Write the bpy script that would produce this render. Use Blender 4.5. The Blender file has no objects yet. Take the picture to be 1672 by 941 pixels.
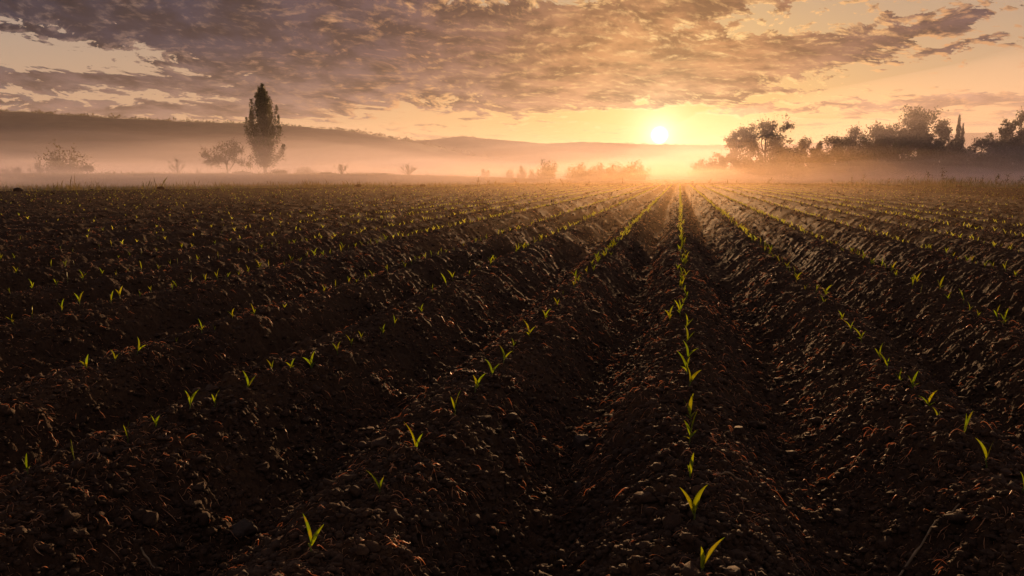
import bpy, math, random
import numpy as np
from mathutils import Vector

random.seed(7)
RNG = np.random.default_rng(11)
PI = math.pi
SC = bpy.context.scene
COL = SC.collection

# ------------------------------------------------------------------ camera
H = 0.85                       # eye height above the ridge tops (ridge tops are z = 0)
F = 1312.0                     # focal length in photo pixels (photo 1672 x 941)
PITCH = math.atan(182.5 / F)
YAW = math.atan(274 * math.cos(PITCH) / F)     # camera looks this far left of the row direction (+Y)
cam_d = bpy.data.cameras.new('camera')
cam = bpy.data.objects.new('camera', cam_d)
COL.objects.link(cam)
cam.location = (0, 0, H)
cam.rotation_euler = (PI / 2 - PITCH, 0, YAW)
cam_d.sensor_width = 36
cam_d.lens = 36 * F / 1672
cam_d.clip_start = 0.05
cam_d.clip_end = 20000
SC.camera = cam
FWD = np.array([-math.sin(YAW), math.cos(YAW)])      # horizontal forward
RGT = np.array([math.cos(YAW), math.sin(YAW)])


def ray(px, py):
    u = (px - 836) / F
    v = (470.5 - py) / F
    cp, sp = math.cos(PITCH), math.sin(PITCH)
    f, z = cp + v * sp, -sp + v * cp
    return np.array([FWD[0] * f + RGT[0] * u, FWD[1] * f + RGT[1] * u, z])


def on_plane(px, py, z=0.0):
    d = ray(px, py)
    t = (z - H) / d[2]
    return d[0] * t, d[1] * t


def at_depth(px, py, D):
    """point seen at this pixel, D metres ahead measured along the ground"""
    d = ray(px, py)
    f = d[0] * FWD[0] + d[1] * FWD[1]
    t = D / f
    return d[0] * t, d[1] * t, H + d[2] * t


SUN = ray(1077, 221)
SUN = SUN / np.linalg.norm(SUN)
SUN_EL = math.asin(SUN[2])
SUN_AZ = math.atan2(SUN[0], SUN[1])

# ------------------------------------------------------------------ numpy noise


def _hash(ix, iy, seed):
    h = (ix.astype(np.int64) * 374761393 + iy.astype(np.int64) * 668265263 + seed * 2147483647 + 144665) & 0xFFFFFFFF
    h = ((h ^ (h >> 13)) * 1274126177) & 0xFFFFFFFF
    h = ((h ^ (h >> 16)) * 2246822519) & 0xFFFFFFFF
    return (h ^ (h >> 15)) & 0xFFFFFFFF


def perlin(x, y, seed=0):
    ix, iy = np.floor(x), np.floor(y)
    fx, fy = x - ix, y - iy
    u = fx * fx * fx * (fx * (fx * 6 - 15) + 10)
    v = fy * fy * fy * (fy * (fy * 6 - 15) + 10)

    def g(ox, oy):
        a = _hash(ix + ox, iy + oy, seed) * (2 * PI / 4294967296.0)
        return np.cos(a) * (fx - ox) + np.sin(a) * (fy - oy)
    a = g(0, 0) * (1 - u) + g(1, 0) * u
    b = g(0, 1) * (1 - u) + g(1, 1) * u
    return (a * (1 - v) + b * v) * 1.5


def clods(x, y, seed, keep=0.75):
    """rounded lumps: the highest of the domes that sit in the 3 x 3 cells around each point (cell = 1)"""
    ix, iy = np.floor(x), np.floor(y)
    best = np.zeros_like(x)
    for oy in (-1, 0, 1):
        for ox in (-1, 0, 1):
            cx, cy = ix + ox, iy + oy
            h1 = _hash(cx, cy, seed)
            h2 = _hash(cx, cy, seed + 17)
            px = cx + (h1 & 0xFFFF) / 65536.0
            py = cy + (h1 >> 16) / 65536.0
            r = 0.30 + 0.55 * ((h2 & 0xFFFF) / 65536.0) ** 1.5
            on = ((h2 >> 16) / 65536.0) < keep
            ang = (h2 & 0xFFF) / 4096.0 * PI
            dx, dy = x - px, y - py
            c, s = np.cos(ang), np.sin(ang)
            ex, ey = dx * c + dy * s, (-dx * s + dy * c) * 1.45
            q = 1 - (np.abs(ex) ** 2.3 + np.abs(ey) ** 2.3) / (r ** 2.3)
            d = np.where(on & (q > 0), np.sqrt(np.clip(q, 0, 1)) * r, 0)
            best = np.maximum(best, d)
    return best


# ------------------------------------------------------------------ field relief
ROW_U = np.array([-0.92, -2.10, -3.0, -4.42, -5.6, -6.75, -7.9, -9.05, -10.2, -11.35, -12.5, -13.65, -14.8, -16, -17.1, -18.3, -19.4, -20.6, -21.8, -23, -24.1, -25.3, -26.4, -27.6, -28.7, -29.9, -31, -32.2, -33.3, -34.5, -35.6, -36.8, -38, -39.1, -40.3, -41.5, -42.7, -44, -45.2, -46.4, -47.6, -48.8, -50])
ROW_R = np.array([0.05, 1.16, 2.20, 3.34, 4.45, 5.52, 6.65, 7.8, 8.9, 10, 11.1, 12.2, 13.3, 14.4, 15.5, 16.6, 17.7, 18.8, 20, 21.1, 22.2, 23.3, 24.4, 25.5, 26.6, 27.7, 28.8, 29.9, 31, 32.1, 33.2, 34.3, 35.4, 36.5, 37.6, 38.7, 39.8, 41])
ROWS = np.concatenate([ROW_U[::-1], ROW_R]) * H
ROW_N = len(ROW_U)             # index in ROWS of the row under the sun


def field_z(x, y, cell=None):
    """soil height; cell = mesh spacing there, finer relief than that is left out"""
    if cell is None:
        cell = np.full_like(x, 0.004)
    wob = 0.04 * perlin(x * 0.15, y * 0.45, 3) + 0.018 * perlin(x * .4 + 9, y * 1.4, 4)
    u = np.interp(x + wob, ROWS, np.arange(len(ROWS)))
    t = np.abs(u - np.round(u)) * 2            # 0 on the ridge, 1 in the furrow
    amp = 0.285 + 0.03 * perlin(u * 0 + np.round(u - .5) * 3.7, y * 0.35, 5)
    z = -amp * (0.5 - 0.5 * np.cos(PI * np.clip(t, 0, 1) ** 1.25))
    # waves of tilth along the ridge flanks
    z = z + 0.012 * perlin(x * 1.7, y * 1.3, 6) + 0.009 * perlin(x * 3.9 + y * .6, y * 3.3, 7)

    def lod(w):
        return np.clip(w / cell / 2.2 - 0.6, 0, 1)
    z = z + 0.011 * perlin(x * 8, y * 8, 8) * lod(.12) + 0.010 * perlin(x * 19, y * 19, 9) * lod(.05)
    patch = np.clip(0.65 + 0.9 * perlin(x * 1.1, y * 1.1, 15), 0.15, 1.3)
    wx = x + 0.012 * perlin(x * 14, y * 14, 21)
    wy = y + 0.012 * perlin(x * 14 + 5, y * 14, 22)
    z = z + 0.036 * clods(wx * 7.5, wy * 7.5, 31, 0.2) * lod(.13) * patch
    z = z + 0.024 * clods(wx * 14, wy * 14, 32, 0.6) * lod(.07) * (0.5 + 0.5 * patch)
    z = z + 0.019 * clods(wx * 29, wy * 29, 33, 0.75) * lod(.034) + 0.011 * clods(wx * 58, wy * 58, 34, 0.8) * lod(.017)
    z = z + 0.008 * perlin(x * 48, y * 48, 10) * lod(.02) + 0.004 * perlin(x * 110, y * 110, 12) * lod(.011)
    return z - 0.012


def fz(x, y):
    return float(field_z(np.array([x], float), np.array([y], float))[0])


EDGE_PX = np.array([-900, -300, 0, 450, 800, 1100, 1250, 1672, 2000, 2600])
EDGE_D = np.array([30, 40, 47, 62, 74, 84, 84, 60, 50, 40.0])


def edge_depth(tanx):
    return np.interp(tanx * F + 836, EDGE_PX, EDGE_D)


def cam_fr(x, y):
    return x * FWD[0] + y * FWD[1], x * RGT[0] + y * RGT[1]


def meadow_z(x, y):
    x = np.asarray(x, float)
    y = np.asarray(y, float)
    d, l = cam_fr(x, y)
    px = np.where(d > 1, l / np.maximum(d, 1), np.sign(l) * 5) * F + 836
    ed = np.interp(px, EDGE_PX, EDGE_D)
    q = d - ed
    base = np.where(q < 0, np.maximum(-0.5, -0.06 + q * .15), -0.06 + 0.05 * np.clip(q / 6, 0, 1))
    base = np.where(d < 5, -0.5, base)
    left = np.clip((960 - px) / 330, 0, 1)
    bank = np.clip((q - 26) / 20, 0, 1)
    bank = bank * bank * (3 - 2 * bank)
    z = base + bank * (0.18 + 0.95 * left) + 0.15 * perlin(x * .05, y * .05, 41) * np.clip(q / 30, 0, 1)
    z = z + np.clip((d - 250) / 900, 0, 1) * 2.0
    return z


def mz(x, y):
    return float(meadow_z(np.array([x]), np.array([y]))[0])


# ------------------------------------------------------------------ mesh helpers
def mesh(name, verts, faces, mat=None, parent=None, smooth=False, link=True):
    verts = np.asarray(verts, np.float32).reshape(-1, 3)
    faces = np.asarray(faces, np.int32)
    me = bpy.data.meshes.new(name)
    me.vertices.add(len(verts))
    me.vertices.foreach_set('co', verts.ravel())
    k = faces.shape[1]
    me.loops.add(faces.size)
    me.loops.foreach_set('vertex_index', faces.ravel())
    me.polygons.add(len(faces))
    me.polygons.foreach_set('loop_start', np.arange(0, faces.size, k, dtype=np.int32))
    me.polygons.foreach_set('loop_total', np.full(len(faces), k, np.int32))
    if smooth:
        me.polygons.foreach_set('use_smooth', np.ones(len(faces), bool))
    me.update(calc_edges=True)
    if mat:
        me.materials.append(mat)
    o = bpy.data.objects.new(name, me)
    if link:
        COL.objects.link(o)
    if parent:
        o.parent = parent
    return o


def tag(o, label=None, cat=None, group=None, kind=None):
    if label:
        o['label'] = label
    if cat:
        o['category'] = cat
    if group:
        o['group'] = group
    if kind:
        o['kind'] = kind
    return o


def empty(name, loc):
    o = bpy.data.objects.new(name, None)
    COL.objects.link(o)
    o.location = loc
    o.empty_display_size = 0.1
    return o


def grid_faces(nr, nc):
    i = np.arange(nr - 1)[:, None] * nc + np.arange(nc - 1)[None, :]
    return np.stack([i, i + 1, i + nc + 1, i + nc], -1).reshape(-1, 4)


def tubes(paths, radii, sides=3):
    """paths N x S x 3, radii N x S -> verts, quad faces of N tubes"""
    N, S, _ = paths.shape
    tan = np.gradient(paths, axis=1)
    tan /= np.linalg.norm(tan, axis=2, keepdims=True) + 1e-9
    ref = np.where(np.abs(tan[..., 2:3]) > 0.9, np.array([1., 0, 0]), np.array([0, 0, 1.]))
    a = np.cross(tan, ref)
    a /= np.linalg.norm(a, axis=2, keepdims=True) + 1e-9
    b = np.cross(tan, a)
    ang = np.arange(sides) * 2 * PI / sides
    ring = (a[:, :, None, :] * np.cos(ang)[None, None, :, None] + b[:, :, None, :] * np.sin(ang)[None, None, :, None])
    v = paths[:, :, None, :] + ring * radii[:, :, None, None]
    base = (np.arange(N) * S * sides)[:, None, None] + (np.arange(S - 1) * sides)[None, :, None]
    k = np.arange(sides)[None, None, :]
    k2 = (k + 1) % sides
    f = np.stack([base + k, base + k2, base + sides + k2, base + sides + k], -1).reshape(-1, 4)
    return v.reshape(-1, 3), f


def leaf_quads(pts, size, rng, aspect=0.6, up=0.0):
    """one lozenge leaf face at every point, size N, turned at random"""
    n = len(pts)
    d = rng.normal(size=(n, 3))
    d[:, 2] += up
    d /= np.linalg.norm(d, axis=1, keepdims=True)
    e = np.cross(d, rng.normal(size=(n, 3)))
    e /= np.linalg.norm(e, axis=1, keepdims=True)
    s = np.asarray(size).reshape(-1, 1)
    fold = np.cross(d, e) * s * 0.12
    v = np.stack([pts - d * s * .5, pts + e * s * aspect * .5 + fold, pts + d * s * .5, pts - e * s * aspect * .5 + fold], 1)
    return v.reshape(-1, 3), np.arange(n * 4).reshape(n, 4)


# ------------------------------------------------------------------ materials
def new_mat(name):
    m = bpy.data.materials.new(name)
    m.use_nodes = True
    nt = m.node_tree
    for n in list(nt.nodes):
        nt.nodes.remove(n)
    out = nt.nodes.new('ShaderNodeOutputMaterial')
    return m, nt, out


def N(nt, typ, **kw):
    n = nt.nodes.new(typ)
    for k, v in kw.items():
        if k.startswith('i_'):
            n.inputs[k[2:].replace('_', ' ')].default_value = v
        else:
            setattr(n, k, v)
    return n


def ramp(nt, fac, stops):
    r = nt.nodes.new('ShaderNodeValToRGB')
    e = r.color_ramp.elements
    while len(e) > 1:
        e.remove(e[-1])
    e[0].position = stops[0][0]
    e[0].color = (*stops[0][1], 1)
    for p, c in stops[1:]:
        x = e.new(p)
        x.color = (*c, 1)
    nt.links.new(fac, r.inputs[0])
    return r.outputs[0]


def soil_mat(name, dark, mid, pale, rough=(0.5, 0.85), spec=0.5, bump=0.6, sc=1.0):
    m, nt, out = new_mat(name)
    L = nt.links.new
    geo = N(nt, 'ShaderNodeNewGeometry')
    P = geo.outputs['Position']
    n1 = N(nt, 'ShaderNodeTexNoise', i_Scale=2.2 * sc, i_Detail=7.0, i_Roughness=0.65)
    L(P, n1.inputs['Vector'])
    n2 = N(nt, 'ShaderNodeTexNoise', i_Scale=60.0 * sc, i_Detail=5.0, i_Roughness=0.7)
    L(P, n2.inputs['Vector'])
    mx = N(nt, 'ShaderNodeMath', operation='MULTIPLY_ADD')
    L(n2.outputs['Fac'], mx.inputs[0])
    mx.inputs[1].default_value = 0.55
    mx2 = N(nt, 'ShaderNodeMath', operation='MULTIPLY')
    L(n1.outputs['Fac'], mx2.inputs[0])
    mx2.inputs[1].default_value = 0.45
    L(mx2.outputs[0], mx.inputs[2])
    c = ramp(nt, mx.outputs[0], [(0.33, dark), (0.52, mid), (0.72, pale)])
    b = N(nt, 'ShaderNodeBsdfPrincipled')
    L(c, b.inputs['Base Color'])
    mr = N(nt, 'ShaderNodeMapRange')
    L(n2.outputs['Fac'], mr.inputs[0])
    mr.inputs[1].default_value = .3
    mr.inputs[2].default_value = .7
    mr.inputs[3].default_value = rough[0]
    mr.inputs[4].default_value = rough[1]
    L(mr.outputs[0], b.inputs['Roughness'])
    b.inputs['Specular IOR Level'].default_value = spec
    n3 = N(nt, 'ShaderNodeTexNoise', i_Scale=170.0 * sc, i_Detail=4.0, i_Roughness=0.65)
    L(P, n3.inputs['Vector'])
    bp = N(nt, 'ShaderNodeBump', i_Strength=bump, i_Distance=0.006)
    L(n3.outputs['Fac'], bp.inputs['Height'])
    n4 = N(nt, 'ShaderNodeTexNoise', i_Scale=38.0 * sc, i_Detail=3.0, i_Roughness=0.6)
    L(P, n4.inputs['Vector'])
    bq = N(nt, 'ShaderNodeBump', i_Strength=bump * .5, i_Distance=0.02)
    L(n4.outputs['Fac'], bq.inputs['Height'])
    L(bq.outputs[0], bp.inputs['Normal'])
    L(bp.outputs[0], b.inputs['Normal'])
    L(b.outputs[0], out.inputs[0])
    return m


def leaf_mat(name, c1, c2, transl, amount=0.5, rough=0.5, scale=8.0, spec=0.35):
    m, nt, out = new_mat(name)
    L = nt.links.new
    geo = N(nt, 'ShaderNodeNewGeometry')
    n1 = N(nt, 'ShaderNodeTexNoise', i_Scale=scale, i_Detail=3.0)
    L(geo.outputs['Position'], n1.inputs['Vector'])
    c = ramp(nt, n1.outputs['Fac'], [(0.35, c1), (0.65, c2)])
    b = N(nt, 'ShaderNodeBsdfPrincipled', i_Roughness=rough)
    b.inputs['Specular IOR Level'].default_value = spec
    L(c, b.inputs['Base Color'])
    t = N(nt, 'ShaderNodeBsdfTranslucent')
    oi = N(nt, 'ShaderNodeObjectInfo')
    hv = N(nt, 'ShaderNodeHueSaturation')
    hv.inputs['Color'].default_value = (*transl, 1)
    for sock, lo, hi, add in (('Hue', .47, .525, 0.0), ('Value', .75, 1.2, .37)):
        fr = N(nt, 'ShaderNodeMath', operation='FRACT')
        ad = N(nt, 'ShaderNodeMath', operation='MULTIPLY_ADD')
        L(oi.outputs['Random'], ad.inputs[0])
        ad.inputs[1].default_value = 1 + add * 20
        L(n1.outputs['Fac'], ad.inputs[2])
        L(ad.outputs[0], fr.inputs[0])
        mr = N(nt, 'ShaderNodeMapRange')
        L(fr.outputs[0], mr.inputs[0])
        mr.inputs[3].default_value = lo
        mr.inputs[4].default_value = hi
        L(mr.outputs[0], hv.inputs[sock])
    L(hv.outputs[0], t.inputs[0])
    mx = N(nt, 'ShaderNodeMixShader')
    mx.inputs[0].default_value = amount
    L(b.outputs[0], mx.inputs[1])
    L(t.outputs[0], mx.inputs[2])
    L(mx.outputs[0], out.inputs[0])
    return m


def volume_mat(name, density, color, aniso):
    m, nt, out = new_mat(name)
    v = N(nt, 'ShaderNodeVolumePrincipled')
    v.inputs['Color'].default_value = (*color, 1)
    v.inputs['Density'].default_value = density
    v.inputs['Anisotropy'].default_value = aniso
    nt.links.new(v.outputs[0], out.inputs['Volume'])
    return m


M_SOIL = soil_mat('soil', (.022, .0115, .007), (.054, .0290, .0165), (.105, .054, .028), rough=(.75, 1.0), spec=.06, bump=.9)
M_CLOD = soil_mat('clod_soil', (.022, .0118, .0075), (.050, .027, .0165), (.125, .066, .036), rough=(.7, 1.0), spec=.13)
M_STONE = soil_mat('field_stone', (.025, .016, .012), (.048, .031, .023), (.085, .056, .042), rough=(.7, .95), spec=.2, bump=.8, sc=.6)
M_STRAW = leaf_mat('dry_straw', (.26, .145, .075), (.60, .37, .20), (.85, .50, .23), 0.5, .45, 25, .5)
M_STALK = leaf_mat('dry_stalk', (.20, .13, .07), (.36, .24, .13), (.4, .25, .12), 0.2, .5, 30)
M_LEAF = leaf_mat('seedling_leaf', (.07, .12, .012), (.13, .19, .02), (.56, .61, .06), 0.66, .4, 40)
M_STEM = leaf_mat('seedling_stem', (.10, .14, .03), (.16, .20, .06), (.30, .34, .06), 0.4, .45, 40)
M_TREE = leaf_mat('tree_foliage', (.035, .045, .014), (.06, .07, .02), (.12, .10, .02), 0.3, .55, .6)
M_POPLAR = leaf_mat('poplar_foliage', (.028, .038, .014), (.05, .055, .018), (.10, .085, .02), 0.25, .55, .6)
M_BUSH = leaf_mat('bush_foliage', (.05, .05, .02), (.09, .08, .032), (.18, .13, .035), 0.35, .55, .9)
M_GRASS = leaf_mat('dry_grass', (.13, .095, .05), (.22, .16, .08), (.34, .23, .09), 0.4, .6, .4)
M_GREEN = leaf_mat('green_grass', (.07, .08, .025), (.13, .12, .04), (.24, .20, .045), 0.4, .6, .4)
M_BARK = soil_mat('bark', (.03, .022, .017), (.055, .042, .032), (.09, .07, .055), sc=.2, bump=.4)
M_MEADOW = soil_mat('meadow_ground', (.06, .048, .026), (.09, .07, .04), (.13, .10, .055), sc=.03, rough=(.8, .95), spec=.1, bump=.1)
M_HILL = soil_mat('hill_ground', (.022, .02, .014), (.06, .043, .032), (.12, .085, .058), sc=.03, rough=(.9, 1.0), spec=.05, bump=0)


# ------------------------------------------------------------------ ploughed field
def build_field():
    tin = np.linspace(-1, 1, 1150)
    tout = np.linspace(0, 1, 90)[1:]
    cols = [('i', tin)]
    # rows: a few behind the lens, then geometric spacing out to the field's edge
    back = np.linspace(-3.0, 1.1, 90)[:-1]
    nr = 1500
    t = np.linspace(0, 1, nr)
    s_all = np.concatenate([-1 - tout[::-1], tin, 1 + tout])
    nc = len(s_all)
    d0 = 1.1
    # approximate ground azimuth of a column far out gives the length of that column
    w_far = 0.70 * 60 + 0.2
    tan_far = np.clip(s_all, -1, 1) * 0.70 + np.where(np.abs(s_all) > 1, np.sign(s_all) * (np.abs(s_all) - 1) * 0.35, 0)
    ed = edge_depth(tan_far)
    D = d0 * (ed[None, :] / d0) ** t[:, None]
    D = np.concatenate([np.repeat(back[:, None], nc, 1), D], 0)
    Dp = np.maximum(D, 1.1)
    w1 = 0.70 * Dp + 0.2
    w2 = 0.35 * Dp + 2.2
    S = s_all[None, :]
    lat = np.clip(S, -1, 1) * w1 + np.where(np.abs(S) > 1, np.sign(S) * (np.abs(S) - 1) * w2, 0)
    X = FWD[0] * D + RGT[0] * lat
    Y = FWD[1] * D + RGT[1] * lat
    cell = np.sqrt(np.gradient(D, axis=0) * np.gradient(lat, axis=1))
    Z = field_z(X, Y, cell)
    # the last rows sink into the field margin
    R = (np.arange(D.shape[0])[:, None] - (D.shape[0] - 7)) / 6.0
    Z = Z - np.clip(R, 0, 1) ** 2 * 0.30
    V = np.stack([X, Y, Z], -1)
    o = mesh('ploughed_field', V, grid_faces(*X.shape), M_SOIL, smooth=True)
    tag(o, 'dark ploughed soil thrown up in long ridges and furrows', kind='structure')
    return o


build_field()


def build_meadow():
    d = np.concatenate([[-280, -120, -40, -8], np.geomspace(4, 3400, 230)])
    s = np.linspace(-1, 1, 190)
    s = np.sign(s) * np.abs(s) ** 1.4
    D = np.repeat(d[:, None], len(s), 1)
    lat = s[None, :] * (60 + 1.15 * np.abs(D))
    lat = np.clip(lat, -3100, 3100)
    lat = s[None, :] * np.minimum(60 + 1.15 * np.abs(D), 3000)
    X = FWD[0] * D + RGT[0] * lat
    Y = FWD[1] * D + RGT[1] * lat
    Z = meadow_z(X, Y)
    o = mesh('ground', np.stack([X, Y, Z], -1), grid_faces(*X.shape), M_MEADOW, smooth=True)
    tag(o, 'flat meadow ground beyond the ploughed field', kind='structure')


build_meadow()


# ------------------------------------------------------------------ hills
def build_hill(name, label, prof, D_crest, D_foot, D_back, seed, bump):
    px = np.linspace(prof[0][0], prof[-1][0], 420)
    py = np.interp(px, [p[0] for p in prof], [p[1] for p in prof])
    k = np.ones(9) / 9
    py = np.convolve(np.pad(py, 4, mode='edge'), k, mode='valid')
    q = np.concatenate([np.linspace(0, 1, 46), 1 + np.linspace(0, 1, 14)[1:]])
    tanx = (px - 836) / F / math.cos(PITCH)
    crest = H + (288 - py) / F * D_crest
    V = np.zeros((len(q), len(px), 3))
    for i, t in enumerate(q):
        if t <= 1:
            D = D_foot + (D_crest - D_foot) * t
            s = t * t * (3 - 2 * t) * .55 + .45 * t
        else:
            D = D_crest + (D_back - D_crest) * (t - 1)
            s = 1 - (t - 1) ** 2 * 1.02
        lat = tanx * D
        x = FWD[0] * D + RGT[0] * lat
        y = FWD[1] * D + RGT[1] * lat
        rel = bump * (perlin(x / 170, y / 170, seed) + .5 * perlin(x / 60, y / 60, seed + 1) + .25 * perlin(x / 22, y / 22, seed + 2))
        z = 0.2 + (crest - 0.2) * s + rel * np.sin(PI * min(t, 1)) ** .8
        V[i] = np.stack([x, y, z], -1)
    V[0, :, 2] = -3
    V[-1, :, 2] = -3
    o = mesh(name, V, grid_faces(len(q), len(px)), M_HILL, smooth=True)
    tag(o, label, kind='structure')
    return V[:46]


PROF_L = [(-700, 205), (-350, 196), (-100, 189), (0, 187), (60, 187.5), (200, 196), (330, 203), (400, 206), (460, 210), (560, 215), (620, 224), (690, 236), (760, 252), (850, 272), (960, 292)]
PROF_C = [(480, 262), (560, 246), (640, 234), (690, 232), (720, 230), (745, 225), (758, 223.5), (775, 226), (800, 230), (860, 235), (900, 237), (950, 235), (990, 236), (1040, 237.5), (1100, 238), (1180, 240), (1260, 239), (1330, 236), (1380, 231), (1440, 227), (1520, 223), (1610, 219), (1700, 216), (1900, 214), (2300, 224)]
crest_l = build_hill('hill', 'long dark hill sloping down from the left behind the poplar', PROF_L, 950, 420, 1300, 61, 5)
crest_c = build_hill('distant_hills', 'low hazy hills under the rising sun', PROF_C, 1900, 900, 2400, 71, 9)


def scrub_on_crest():
    rng = np.random.default_rng(5)
    pts, sz = [], []
    for crest, n, r, lo, hi in ((crest_l, 900, 1.0, 0.8, 3.2), (crest_c, 600, 1.5, 0.6, 3.0)):
        allv = crest
        for k in range(n):
            crest = allv[45 - (k % 3)]
            i = rng.integers(0, len(crest))
            h = (lo + (hi - lo) * rng.random() ** 3) * 1.5
            c = crest[i] + np.array([rng.normal() * 4, rng.normal() * 6, 0])
            m = 26
            p = rng.normal(size=(m, 3)) * np.array([h * .8, h * .8, h * .33]) + c + np.array([0, 0, h * .3])
            pts.append(p)
            sz.append(np.full(m, h * .5))
    v, f = leaf_quads(np.concatenate(pts), np.concatenate(sz), rng, .8)
    o = mesh('hilltop_scrub', v, f, M_TREE)
    tag(o, 'tiny scrub and trees along the hill crests', 'scrub', kind='stuff')


scrub_on_crest()


# ------------------------------------------------------------------ soil crumbs, straw litter
def scatter(n, dmin, dmax, power, rng, half=0.78):
    """random places on the field in view, denser close by"""
    u = rng.random(n)
    a = 1 - power
    D = (dmin ** a + u * (dmax ** a - dmin ** a)) ** (1 / a)
    tx = rng.uniform(-half, half, n)
    lat = tx * D + rng.uniform(-.6, .6, n)
    return FWD[0] * D + RGT[0] * lat, FWD[1] * D + RGT[1] * lat, D


def ico():
    p = (1 + 5 ** .5) / 2
    v = np.array([(-1, p, 0), (1, p, 0), (-1, -p, 0), (1, -p, 0), (0, -1, p), (0, 1, p), (0, -1, -p), (0, 1, -p), (p, 0, -1), (p, 0, 1), (-p, 0, -1), (-p, 0, 1)], float)
    v /= np.linalg.norm(v[0])
    f = np.array([(0, 11, 5), (0, 5, 1), (0, 1, 7), (0, 7, 10), (0, 10, 11), (1, 5, 9), (5, 11, 4), (11, 10, 2), (10, 7, 6), (7, 1, 8), (3, 9, 4), (3, 4, 2), (3, 2, 6), (3, 6, 8), (3, 8, 9), (4, 9, 5), (2, 4, 11), (6, 2, 10), (8, 6, 7), (9, 8, 1)])
    return v, f


def subdiv(v, f):
    v = [tuple(a) for a in v]
    mid, out = {}, []

    def m(a, b):
        k = (min(a, b), max(a, b))
        if k not in mid:
            w = np.array(v[a]) + np.array(v[b])
            v.append(tuple(w / np.linalg.norm(w)))
            mid[k] = len(v) - 1
        return mid[k]
    for a, b, c in f:
        x, y, z = m(a, b), m(b, c), m(c, a)
        out += [(a, x, z), (b, y, x), (c, z, y), (x, y, z)]
    return np.array(v), np.array(out)


ICO0 = ico()
ICO1 = subdiv(*ICO0)
ICO2 = subdiv(*ICO1)
ICO3 = subdiv(*ICO2)


def lump(sphere, rng, rough=.25):
    """an angular clod: a sphere cut by a few random planes and roughened"""
    v, f = sphere
    v = v.copy()
    for _ in range(9):
        n = rng.normal(size=3)
        n /= np.linalg.norm(n)
        d = rng.uniform(.55, .92)
        k = v @ n
        v = v - np.clip(k - d, 0, None)[:, None] * n[None, :] * .9
    r = 1 + rough * .35 * rng.normal(size=(len(v), 1)) * (0.35 if len(v) > 100 else .6)
    return v * r, f


def build_crumbs():
    rng = np.random.default_rng(21)
    protos = [lump(ICO1, rng, 1.15) for _ in range(14)]
    nv = len(protos[0][0])
    n = 115000
    x, y, D = scatter(n, 1.0, 70, 1.2, rng)
    r = 0.0035 + 0.010 * rng.random(n) ** 2.2 + 0.018 * (rng.random(n) > .975) * rng.random(n)
    r *= (0.85 + np.minimum(D, 40) * .06)
    z = field_z(x, y, np.maximum(.004, D * .003)) + r * .30
    which = rng.integers(0, len(protos), n)
    base = np.stack([p[0] for p in protos])[which]
    ang = rng.random(n) * 2 * PI
    c, s = np.cos(ang)[:, None], np.sin(ang)[:, None]
    sc = r[:, None, None] * np.stack([1 + .4 * rng.random(n), 1 + .2 * rng.random(n), .6 + .3 * rng.random(n)], 1)[:, None, :]
    b = base * sc
    V = np.stack([b[..., 0] * c - b[..., 1] * s + x[:, None], b[..., 0] * s + b[..., 1] * c + y[:, None], b[..., 2] + z[:, None]], -1)
    f = np.asarray(protos[0][1])[None] + (np.arange(n) * nv)[:, None, None]
    o = mesh('soil_crumbs', V.reshape(-1, 3), f.reshape(-1, 3), M_CLOD, smooth=False)
    tag(o, 'loose crumbs of dark soil strewn over the ridges', 'soil', kind='stuff')


build_crumbs()


def build_straw():
    rng = np.random.default_rng(31)
    n = 115000
    x, y, D = scatter(n, 1.0, 55, 1.35, rng)
    keep = (perlin(x * 1.3, y * 1.3, 51) + .6 * perlin(x * 4, y * 4, 52)) > rng.normal(size=n) * .35 - .12
    x, y, D = x[keep], y[keep], D[keep]
    n = len(x)
    S = 7
    ln = (0.009 + 0.040 * rng.random(n) ** 4) * (1 + D * .035)
    head = rng.random(n) * 2 * PI
    curv = rng.normal(size=n) * .9
    curv2 = rng.normal(size=n) * .8
    t = np.linspace(0, 1, S)
    a = head[:, None] + curv[:, None] * t[None] + curv2[:, None] * np.sin(t * 4)[None]
    st = ln[:, None] / (S - 1)
    a = a + np.cumsum(rng.normal(size=(n, S)) * .22, 1)
    px = x[:, None] + np.cumsum(np.cos(a) * st, 1)
    py = y[:, None] + np.cumsum(np.sin(a) * st, 1)
    zz = field_z(px.ravel(), py.ravel(), np.full(n * S, .012)).reshape(n, S)
    zm = zz.max(1, keepdims=True) * .45 + zz * .55
    lift = (0.10 + 0.25 * rng.random(n) ** 2)[:, None] * ln[:, None]
    tilt = rng.normal(size=n)[:, None] * .34 * ln[:, None] * (t[None] - .3)
    pz = zm + lift * np.sin(PI * t)[None] + tilt + 0.002
    rad = (0.0005 + 0.0008 * rng.random(n) ** 2)[:, None] * (1 + D * .11)[:, None] * (1 - .6 * np.abs(t * 2 - 1) ** 3)[None]
    v, f = tubes(np.stack([px, py, pz], -1), rad, 3)
    o = mesh('straw_litter', v, f, M_STRAW, smooth=False)
    tag(o, 'short curled bits of dry straw and roots littering the soil', 'straw', kind='stuff')


build_straw()


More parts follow.
